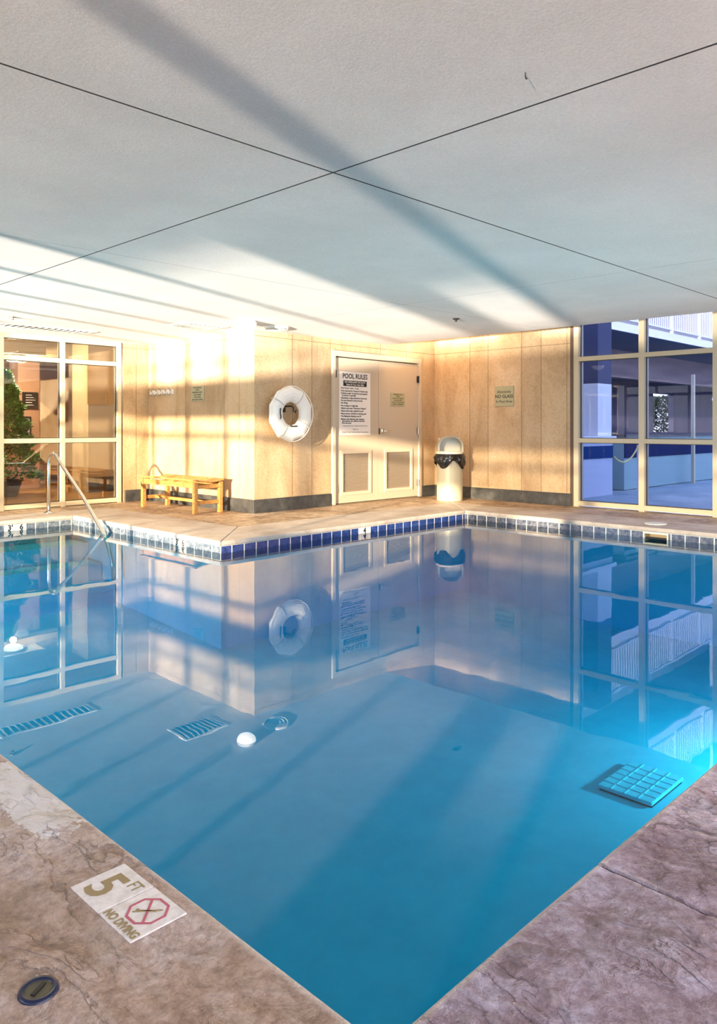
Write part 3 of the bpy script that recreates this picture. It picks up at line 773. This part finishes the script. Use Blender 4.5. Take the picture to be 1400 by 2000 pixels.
# ================================================================ CEILING FITTINGS
def dome_lamp(label, loc, r=.118, group=None):
    t = thing('ceiling_lamp', label, 'ceiling lamp', loc, group=group)
    bm = bm_new(); lathe(bm, [(.001, 0), (r * .98, 0), (r * .98, -.03), (r * .90, -.032)], 32, cap=False); obj('lamp_base', bm, m_white, t)
    bm = bm_new(); pr = [(r * .97 * math.cos(a), -.032 - .085 * math.sin(a)) for a in [PI / 2 * i / 8 for i in range(8)]] + [(.002, -.117)]
    lathe(bm, pr, 32, cap=False); obj('lamp_shade', bm, m_lamp, t, smooth=True)
    return t
dome_lamp('white dome lamp on the ceiling in front of the stone column corner', (5.50, 7.22, CEIL))
m_ventgrey = principled('vent_grey', (.30, .29, .27), .5)
def vent(label, x, y, lx, ly, n_=8, name='ceiling_vent'):
    t = thing(name, label, 'vent', (x, y, CEIL))
    w = .03
    obj('vent_frame', boxes((-lx / 2, lx / 2, -ly / 2, -ly / 2 + w, -.012, -.0005), (-lx / 2, lx / 2, ly / 2 - w, ly / 2, -.012, -.0005), (-lx / 2, -lx / 2 + w, -ly / 2 + w, ly / 2 - w, -.012, -.0005), (lx / 2 - w, lx / 2, -ly / 2 + w, ly / 2 - w, -.012, -.0005)), m_white, t)
    bm = bm_new()
    for i in range(n_):
        x_ = -lx / 2 + w + (lx - 2 * w) * (i + .5) / n_
        box(bm, -.012, .012, -ly / 2 + w, ly / 2 - w, -.001, .001, Matrix.Translation((x_, 0, -.009)) @ Matrix.Rotation(.7, 4, 'Y'))
    obj('vent_slats', bm, m_ventgrey, t)
    obj('vent_backing', boxes((-lx / 2 + w, lx / 2 - w, -ly / 2 + w, ly / 2 - w, -.003, -.0005)), principled('vent_shadow_grey', (.15, .13, .11), .9), t)
    return t
vent('rectangular slatted white vent in the ceiling above the bench', 5.35, 8.0, .60, .42)
vent('long slatted vent in the ceiling along the lobby window', 4.15, 9.55, 1.2, .30, 14)
t = thing('round_ceiling_diffuser', 'round white ceiling diffuser right of the dome lamp', 'vent', (6.10, 7.40, CEIL))
for r_ in (.17, .125, .08):
    bm = bm_new(); lathe(bm, [(r_, -.001), (r_, -.006), (r_ - .03, -.03), (r_ - .035, -.025), (r_ - .03, -.001)], 32, cap=False); obj('diffuser_ring', bm, m_white, t, smooth=True)
def sprinkler(label, x, y):
    t = thing('fire_sprinkler', label, 'sprinkler', (x, y, CEIL))
    bm = bm_new(); lathe(bm, [(.001, -.001), (.04, -.001), (.035, -.012), (.012, -.014), (.012, -.03), (.02, -.034), (.001, -.036)], 20, cap=False); obj('sprinkler_head', bm, m_dark if x > 5 else m_brass, t)
sprinkler('small dark fire sprinkler on the ceiling before the far corner', 7.06, 5.35)
sprinkler('small fire sprinkler on the ceiling near the lobby window', 3.46, 8.86)
tag(obj('ceiling_hook', (lambda b: (tube(b, [(0, 0, 0), (0, 0, -.012), (.012, .004, -.018), (.022, .006, -.012)], .0022, 6), b)[1])(bm_new()), m_dark, loc=(2.34, 1.47, CEIL)), 'tiny dark hook stuck in the near ceiling panel', 'hook')
# warm cove lamp above the recess
cl = bpy.data.lights.new('cove_light', 'AREA'); cl.shape = 'RECTANGLE'; cl.size = .5; cl.size_y = .08; cl.energy = 9; cl.color = (1, .62, .32)
co = bpy.data.objects.new('cove_light', cl); sc.collection.objects.link(co); co.location = (8.8, 7.3, 2.95); co.rotation_euler = (0, 0, 0)

# ================================================================ LOBBY BEYOND THE LEFT WINDOW
m_lobwall = principled('lobby_orange_wall', (.62, .36, .10), .7); m_lobbeige = principled('lobby_beige_wall', (.58, .45, .25), .7)
m_lobpink = principled('lobby_peach_wall', (.70, .40, .25), .7); m_lobceil = principled('lobby_brown_ceiling', (.34, .19, .07), .8)
m_lobfloor = principled('lobby_wood_floor', rough=.35); n = N(m_lobfloor)
n.color(n.ramp(n.noise(3, 6, .6, (1, 4, 1)), [(.3, (.32, .15, .04)), (.7, (.58, .32, .10))]))
struct('floor_lobby', boxes((-2.4, 8.2, WY + .2, 17, -.3, -.002)), m_lobfloor)
struct('ceiling_lobby', boxes((-2.4, 8.2, WY + .2, 17, 2.62, 2.8)), m_lobceil)
struct('wall_lobby_back', boxes((-2.4, 8.2, 16.0, 16.2, 0, 2.62)), m_lobwall)
struct('wall_lobby_side', boxes((8.0, 8.2, WY + .25, 16.0, 0, 2.62)), m_lobwall)
struct('wall_lobby_left', boxes((-2.4, -2.2, WY + .2, 16.0, 0, 2.62)), m_lobbeige)
struct('column_lobby', boxes((6.10, 7.9, 12.4, 13.0, 0, 2.62)), m_lobbeige)
struct('trim_13', boxes((6.07, 7.9, 12.37, 12.4, 1.49, 2.18)), m_lobwall)
struct('column_peach', boxes((5.56, 5.95, 14.0, 14.4, 0, 2.62)), m_lobpink)
struct('trim_14', boxes((-2.2, 8.0, 13.2, 13.5, 2.25, 2.62)), m_lobbeige)
struct('trim_22', boxes((4.6, 5.4, 12.45, 12.95, 2.281, 2.62)), m_lobbeige)
dome_lamp('faceted dome lamp hanging inside the lobby behind the left window', (4.97, 12.7, 2.28), .16)
ll = bpy.data.lights.new('lobby_lamp_light', 'POINT'); ll.energy = 55; ll.color = (1, .86, .66); ll.shadow_soft_size = .045
lo = bpy.data.objects.new('lobby_lamp_light', ll); sc.collection.objects.link(lo); lo.location = (4.97, 12.7, 2.10)
ll2 = ll.copy(); lo = bpy.data.objects.new('added_lobby_fill_light', ll2); sc.collection.objects.link(lo); lo.location = (3.2, 11.5, 2.02)  # second lobby light, added out of view to brighten the tree
dome_lamp('added dome lamp on the lobby ceiling, out of view, brightening the tree', (3.2, 11.5, 2.28))
struct('trim_24', boxes((2.9, 3.5, 11.2, 11.8, 2.281, 2.62)), m_lobbeige)
struct('trim_15', boxes((6.1, 7.9, 12.37, 12.4, .01, .25)), m_base)
lb = tag(obj('menu_board', boxes((5.63, 5.90, 13.95, 13.99, 1.44, 1.74)), m_dark), 'dark notice board with pale writing hung in the lobby', 'board')
for i in range(5): obj('text_line', boxes((5.68, 5.79 + .03 * (i % 3), 13.944, 13.949, 1.68 - .045 * i, 1.692 - .045 * i)), m_paper, lb)
# leafy tree in the lobby
m_leaf = principled('green_leaf', rough=.45); n = N(m_leaf)
n.color(n.ramp(n.noise(9, 3, .6), [(.3, (.03, .12, .018)), (.55, (.10, .32, .04)), (.75, (.30, .60, .10))]))
m_leaf2 = principled('grey_green_leaf', rough=.5); n = N(m_leaf2)
n.color(n.ramp(n.noise(3, 3, .6), [(.3, (.05, .10, .07)), (.7, (.22, .34, .20))]))
m_bark = principled('brown_bark', (.10, .06, .035), .8)
def foliage(name, mat, parent, cx_, cy_, z0, z1, rad, count, leafsize, seed, power=1.0):
    rnd = random.Random(seed); bm = bm_new()
    for _ in range(count):
        u = rnd.random() ** .9; z = z0 + (z1 - z0) * u
        R_ = rad * ((1 - u) ** power * .95 + .06) * (.55 + .5 * rnd.random() ** .5) * (1 + .15 * math.sin(u * 40))
        a = rnd.random() * 2 * PI; p = Vector((cx_ + R_ * math.cos(a), cy_ + R_ * math.sin(a), z))
        d = Vector((math.cos(a), math.sin(a), rnd.uniform(-.3, .7))).normalized(); s_ = d.cross(Vector((0, 0, 1))).normalized()
        s_ = (s_ + Vector((0, 0, rnd.uniform(-.6, .6)))).normalized(); L = leafsize * rnd.uniform(.6, 1.3)
        nn = d.cross(s_) * L * .12
        q = [bm.verts.new(p), bm.verts.new(p + d * L * .5 + s_ * L * .28 + nn), bm.verts.new(p + d * L), bm.verts.new(p + d * L * .5 - s_ * L * .28 + nn), bm.verts.new(p + d * L * .5 - nn)]
        bm.faces.new((q[0], q[1], q[4])); bm.faces.new((q[1], q[2], q[4])); bm.faces.new((q[2], q[3], q[4])); bm.faces.new((q[3], q[0], q[4]))
    return obj(name, bm, mat, parent)
tr_ = thing('potted_tree', 'dense green conical tree in a dark pot inside the lobby', 'tree', (4.76, 12.6, 0))
foliage('foliage', m_leaf, tr_, 0, 0, .28, 2.0, .54, 6500, .075, 3, .75)
bm = bm_new(); tube(bm, [(0, 0, .1), (0, 0, 1.8)], [.03, .01], 8); obj('trunk', bm, m_bark, tr_)
bm = bm_new(); lathe(bm, [(.22, 0.001), (.30, .26), (.27, .26), (.2, .2)], 24); obj('pot', bm, m_dark, tr_)
pa = tag(obj('framed_picture', boxes((5.5, 5.78, 13.96, 13.995, .86, 1.30)), m_dark), 'dark framed picture behind the lobby tree', 'picture')
obj('picture_sheet', boxes((5.53, 5.75, 13.954, 13.9595, .90, 1.26)), m_paper, pa)

# ================================================================ COURTYARD BEYOND THE RIGHT WINDOW
m_blue = principled('pale_blue_render', (.50, .56, .72), .7); m_wht = principled('white_painted_concrete', (.80, .82, .88), .6)
m_court = principled('courtyard_concrete', rough=.5); n = N(m_court)
n.color(n.ramp(n.noise(1.6, 5, .6), [(.3, (.16, .25, .30)), (.7, (.34, .42, .48))]))
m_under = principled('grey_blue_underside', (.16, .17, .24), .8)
m_beam = principled('mauve_concrete_beam', rough=.8); n = N(m_beam)
n.color(n.ramp(n.noise(1.2, 5, .6, (.4, 1, 3)), [(.3, (.26, .20, .24)), (.7, (.42, .33, .35))]))
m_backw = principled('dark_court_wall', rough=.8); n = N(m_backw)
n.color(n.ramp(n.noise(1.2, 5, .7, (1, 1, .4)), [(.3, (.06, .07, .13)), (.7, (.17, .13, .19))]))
m_rail = principled('white_railing_paint', (.78, .80, .86), .5)
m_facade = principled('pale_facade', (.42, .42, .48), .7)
struct('floor_courtyard', boxes((9.95, 60, -6, 24, -.3, -.01)), m_court)
# courtyard building: slabs, beam, back walls
for i, z in enumerate((3.27, 6.1, 8.95)):
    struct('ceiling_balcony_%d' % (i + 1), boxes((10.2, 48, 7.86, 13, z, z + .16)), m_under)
    struct('trim_%d' % (16 + i), boxes((10.2, 48, 7.8, 7.86, z - .01, z + .18)), m_wht)
struct('trim_19', boxes((10.2, 48, 9.8, 10.1, 2.50, 3.27)), m_beam)
bw = boxes((10.2, 28.9, 12.5, 12.7, 0, 3.27), (30.8, 35.0, 12.5, 12.7, 0, 3.27), (28.9, 30.8, 12.5, 12.7, 0, .92), (28.9, 30.8, 12.5, 12.7, 2.42, 3.27), (35, 38, 12.5, 12.7, 0, .92), (35, 38, 12.5, 12.7, 2.42, 3.27), (38, 48, 12.5, 12.7, 0, 3.27))
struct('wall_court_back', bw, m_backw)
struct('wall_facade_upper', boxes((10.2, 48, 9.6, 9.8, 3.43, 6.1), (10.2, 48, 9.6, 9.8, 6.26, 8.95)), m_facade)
def railing(label, z, x0, x1):
    t = thing('balcony_railing', label, 'railing', (x0, 7.83, z))
    L = x1 - x0
    obj('top_rail', boxes((0, L, -.03, .03, 1.02, 1.07)), m_rail, t); obj('bottom_rail', boxes((0, L, -.02, .02, .08, .12)), m_rail, t)
    bm = bm_new(); box(bm, -.012, .012, -.012, .012, .12, 1.02); first = obj('baluster', bm, m_rail, t, (.12, 0, 0))
    k_ = 1
    while .12 + .12 * k_ < L - .05 and k_ < 99:
        c2 = first.copy(); sc.collection.objects.link(c2); c2.parent = t; c2.location = (.12 + .12 * k_, 0, 0); k_ += 1
    x = .0
    while x <= L: obj('post', boxes((x - .035, x + .035, -.035, .035, 0.0, 1.07)), m_rail, t); x += 1.8
railing('white balustrade of the first balcony, nearer section seen through the top right panes', 3.45, 12.0, 22.8)
railing('white balustrade of the first balcony, section farther along the facade', 3.45, 23.0, 33.8)
railing('white balustrade one storey up, seen only mirrored in the pool', 6.28, 14.0, 25.0)
for x in (22.9, 28.5):
    struct('column_balcony', boxes((x, x + .3, 7.95, 8.25, 3.43, 8.95)), m_wht)
# raised wall with blue tile band, pillar and rope
struct('wall_court_low', boxes((12.9, 30, 6.1, 6.35, 0, .93)), principled('teal_render', (.26, .42, .44), .6))
struct('trim_20', boxes((12.9, 30, 6.085, 6.1, .56, .84)), principled('deep_blue_tile_band', (.006, .02, .09), .8, 0, .1))
struct('trim_21', boxes((12.85, 30, 6.04, 6.4, .93, .985)), principled('dark_cap_stone', (.03, .03, .05), .5))
pl = thing('courtyard_pillar', 'pale blue square pillar on a wide base outside the right window', 'pillar', (11.3, 6.1, 0))
obj('base', boxes((-.75, .75, -.2, .5, -.01, .90)), m_blue, pl)
obj('tile_band', boxes((-.75, .75, -.212, -.2005, .60, .80)), principled('blue_mosaic_band', (.01, .045, .17), .8, 0, .1), pl)
obj('cap', boxes((-.80, .80, -.25, .55, .90, .96)), m_wht, pl)
obj('shaft', boxes((.34, .82, -.15, .35, .96, 1.82)), m_wht, pl)
obj('shaft_collar', boxes((.34, .82, -.15, .35, 1.82, 3.26)), principled('dark_blue_collar', (.04, .05, .12), .7), pl)
pst = tag(obj('rope_post', boxes((12.75, 12.8, 5.75, 5.8, -.01, .80)), m_wht), 'slim post holding the yellow rope in the courtyard', 'post')
bm = bm_new(); pts = []
for i in range(15):
    u = i / 14; pts.append((12.06 + .69 * u, 5.88 - .1 * u, .62 - .28 * 4 * u * (1 - u) * .6 + .15 * u))
tube(bm, pts, .014, 6); tag(obj('rope', bm, principled('yellow_rope', (.72, .62, .25), .7)), 'yellow rope sagging from the blue pillar in the courtyard', 'rope')
# wall lamp, floodlight and pipe under the beam
t = thing('wall_lamp', 'small white half-dome lamp fixed to the courtyard beam', 'wall lamp', (11.95, 9.8, 0))
bm = bm_new(); sp = [(.20 * math.sin(a), -.14 * math.cos(a)) for a in [PI / 2 * i / 7 for i in range(1, 8)]]; lathe(bm, [(.002, -.14)] + sp, 24, Matrix.Translation((6.35 - 11.95 + 5.9, -.18, 2.75)), cap=False); obj('lamp_shade', bm, m_lamp, t, smooth=True)
bm = bm_new(); box(bm, .2, .4, -.2, -.001, 2.75, 2.77); obj('bracket', bm, m_white, t)
t = thing('floodlight', 'black floodlight on a short arm under the courtyard balcony', 'floodlight', (17.2, 9.8, 2.80))
bm = bm_new(); tube(bm, [(0, 0, -.02), (0, -.1, -.02)], .09, 10); tube(bm, [(0, -.08, -.03), (.5, -.2, -.03)], .045, 8); tube(bm, [(.42, -.2, -.03), (.42, -.2, .16)], .04, 8); obj('arm', bm, m_dark, t)
bm = bm_new(); lathe(bm, [(.001, 0), (.13, 0), (.15, .03), (.15, .16), (.06, .2)], 20, Matrix.Translation((.5, -.36, .26)) @ Matrix.Rotation(-PI / 2, 4, 'X')); h_ = obj('head', bm, m_dark, t)
bm = bm_new(); lathe(bm, [(.001, -.004), (.10, -.004), (.10, -.001), (.001, -.001)], 20, Matrix.Translation((.5, -.36, .26)) @ Matrix.Rotation(-PI / 2, 4, 'X'), cap=False); obj('lens', bm, m_white, h_)
tag(obj('reflection_stand_in_pole', boxes((15.47, 15.53, 5.87, 5.93, -.01, 2.15)), m_frame), 'added slim cream pole standing in for a reflection in the right window', 'pole')  # pole added in place of a pale reflection in the window glass
tag(obj('service_pipe', (lambda b: (tube(b, [(0, 0, 0), (2.3, 0, 0), (2.35, 0, .02), (2.35, 0, .15)], .03, 8), b)[1])(bm_new()), m_dark, loc=(11.8, 9.2, 3.12)), 'dark bent pipe under the courtyard balcony slab', 'pipe')
# trees seen through the openings
for (x, y, s_, lab) in ((38.2, 16.0, 5, 'bushy tree framed by the opening in the courtyard wall'), (46.6, 16.8, 6, 'bushy tree beyond the courtyard at the right edge')):
    t = thing('bushy_tree', lab, 'tree', (x, y, -.3))
    foliage('foliage', m_leaf2, t, 0, 0, .4, 2.9, 1.9, 4200, .24, s_, .5)
    bm = bm_new(); tube(bm, [(0, 0, 0), (.05, 0, 2.2)], [.08, .02], 8); obj('trunk', bm, m_bark, t)

# ================================================================ ADDED UNDERWATER LAMPS IN THE NEAR POOL WALLS, OUT OF VIEW, TO BRIGHTEN THE WATER
def added_pool_lamp(label, loc, rz, energy):
    t = thing('added_pool_lamp', label, 'added pool lamp', loc, rz)
    Mx = Matrix.Rotation(PI / 2, 4, 'Y')
    bm = bm_new(); lathe(bm, [(.10, .001), (.125, .001), (.125, .012), (.10, .018)], 28, Mx, cap=False); obj('lamp_ring', bm, m_chrome, t, smooth=True)
    bm = bm_new(); lathe(bm, [(.001, .012), (.10, .012), (.10, .006), (.001, .006)], 28, Mx, cap=False); obj('lens', bm, m_lamp, t)
    l = bpy.data.lights.new('added_pool_lamp_light', 'AREA'); l.shape = 'DISK'; l.size = .2; l.energy = energy; l.color = (1, .98, .95)
    o = bpy.data.objects.new('added_pool_lamp_light', l); sc.collection.objects.link(o); o.parent = t; o.location = (.02, 0, 0); o.rotation_euler = (0, -PI / 2 , 0)
added_pool_lamp('added underwater lamp brightening the water, out of view in the pool wall below the depth marker tiles', (X0, 7.6, -.55), 0, 17)
added_pool_lamp('added underwater lamp brightening the water, out of view in the pool wall below the mauve deck', (5.5, Y0, -.62), PI / 2, 18)
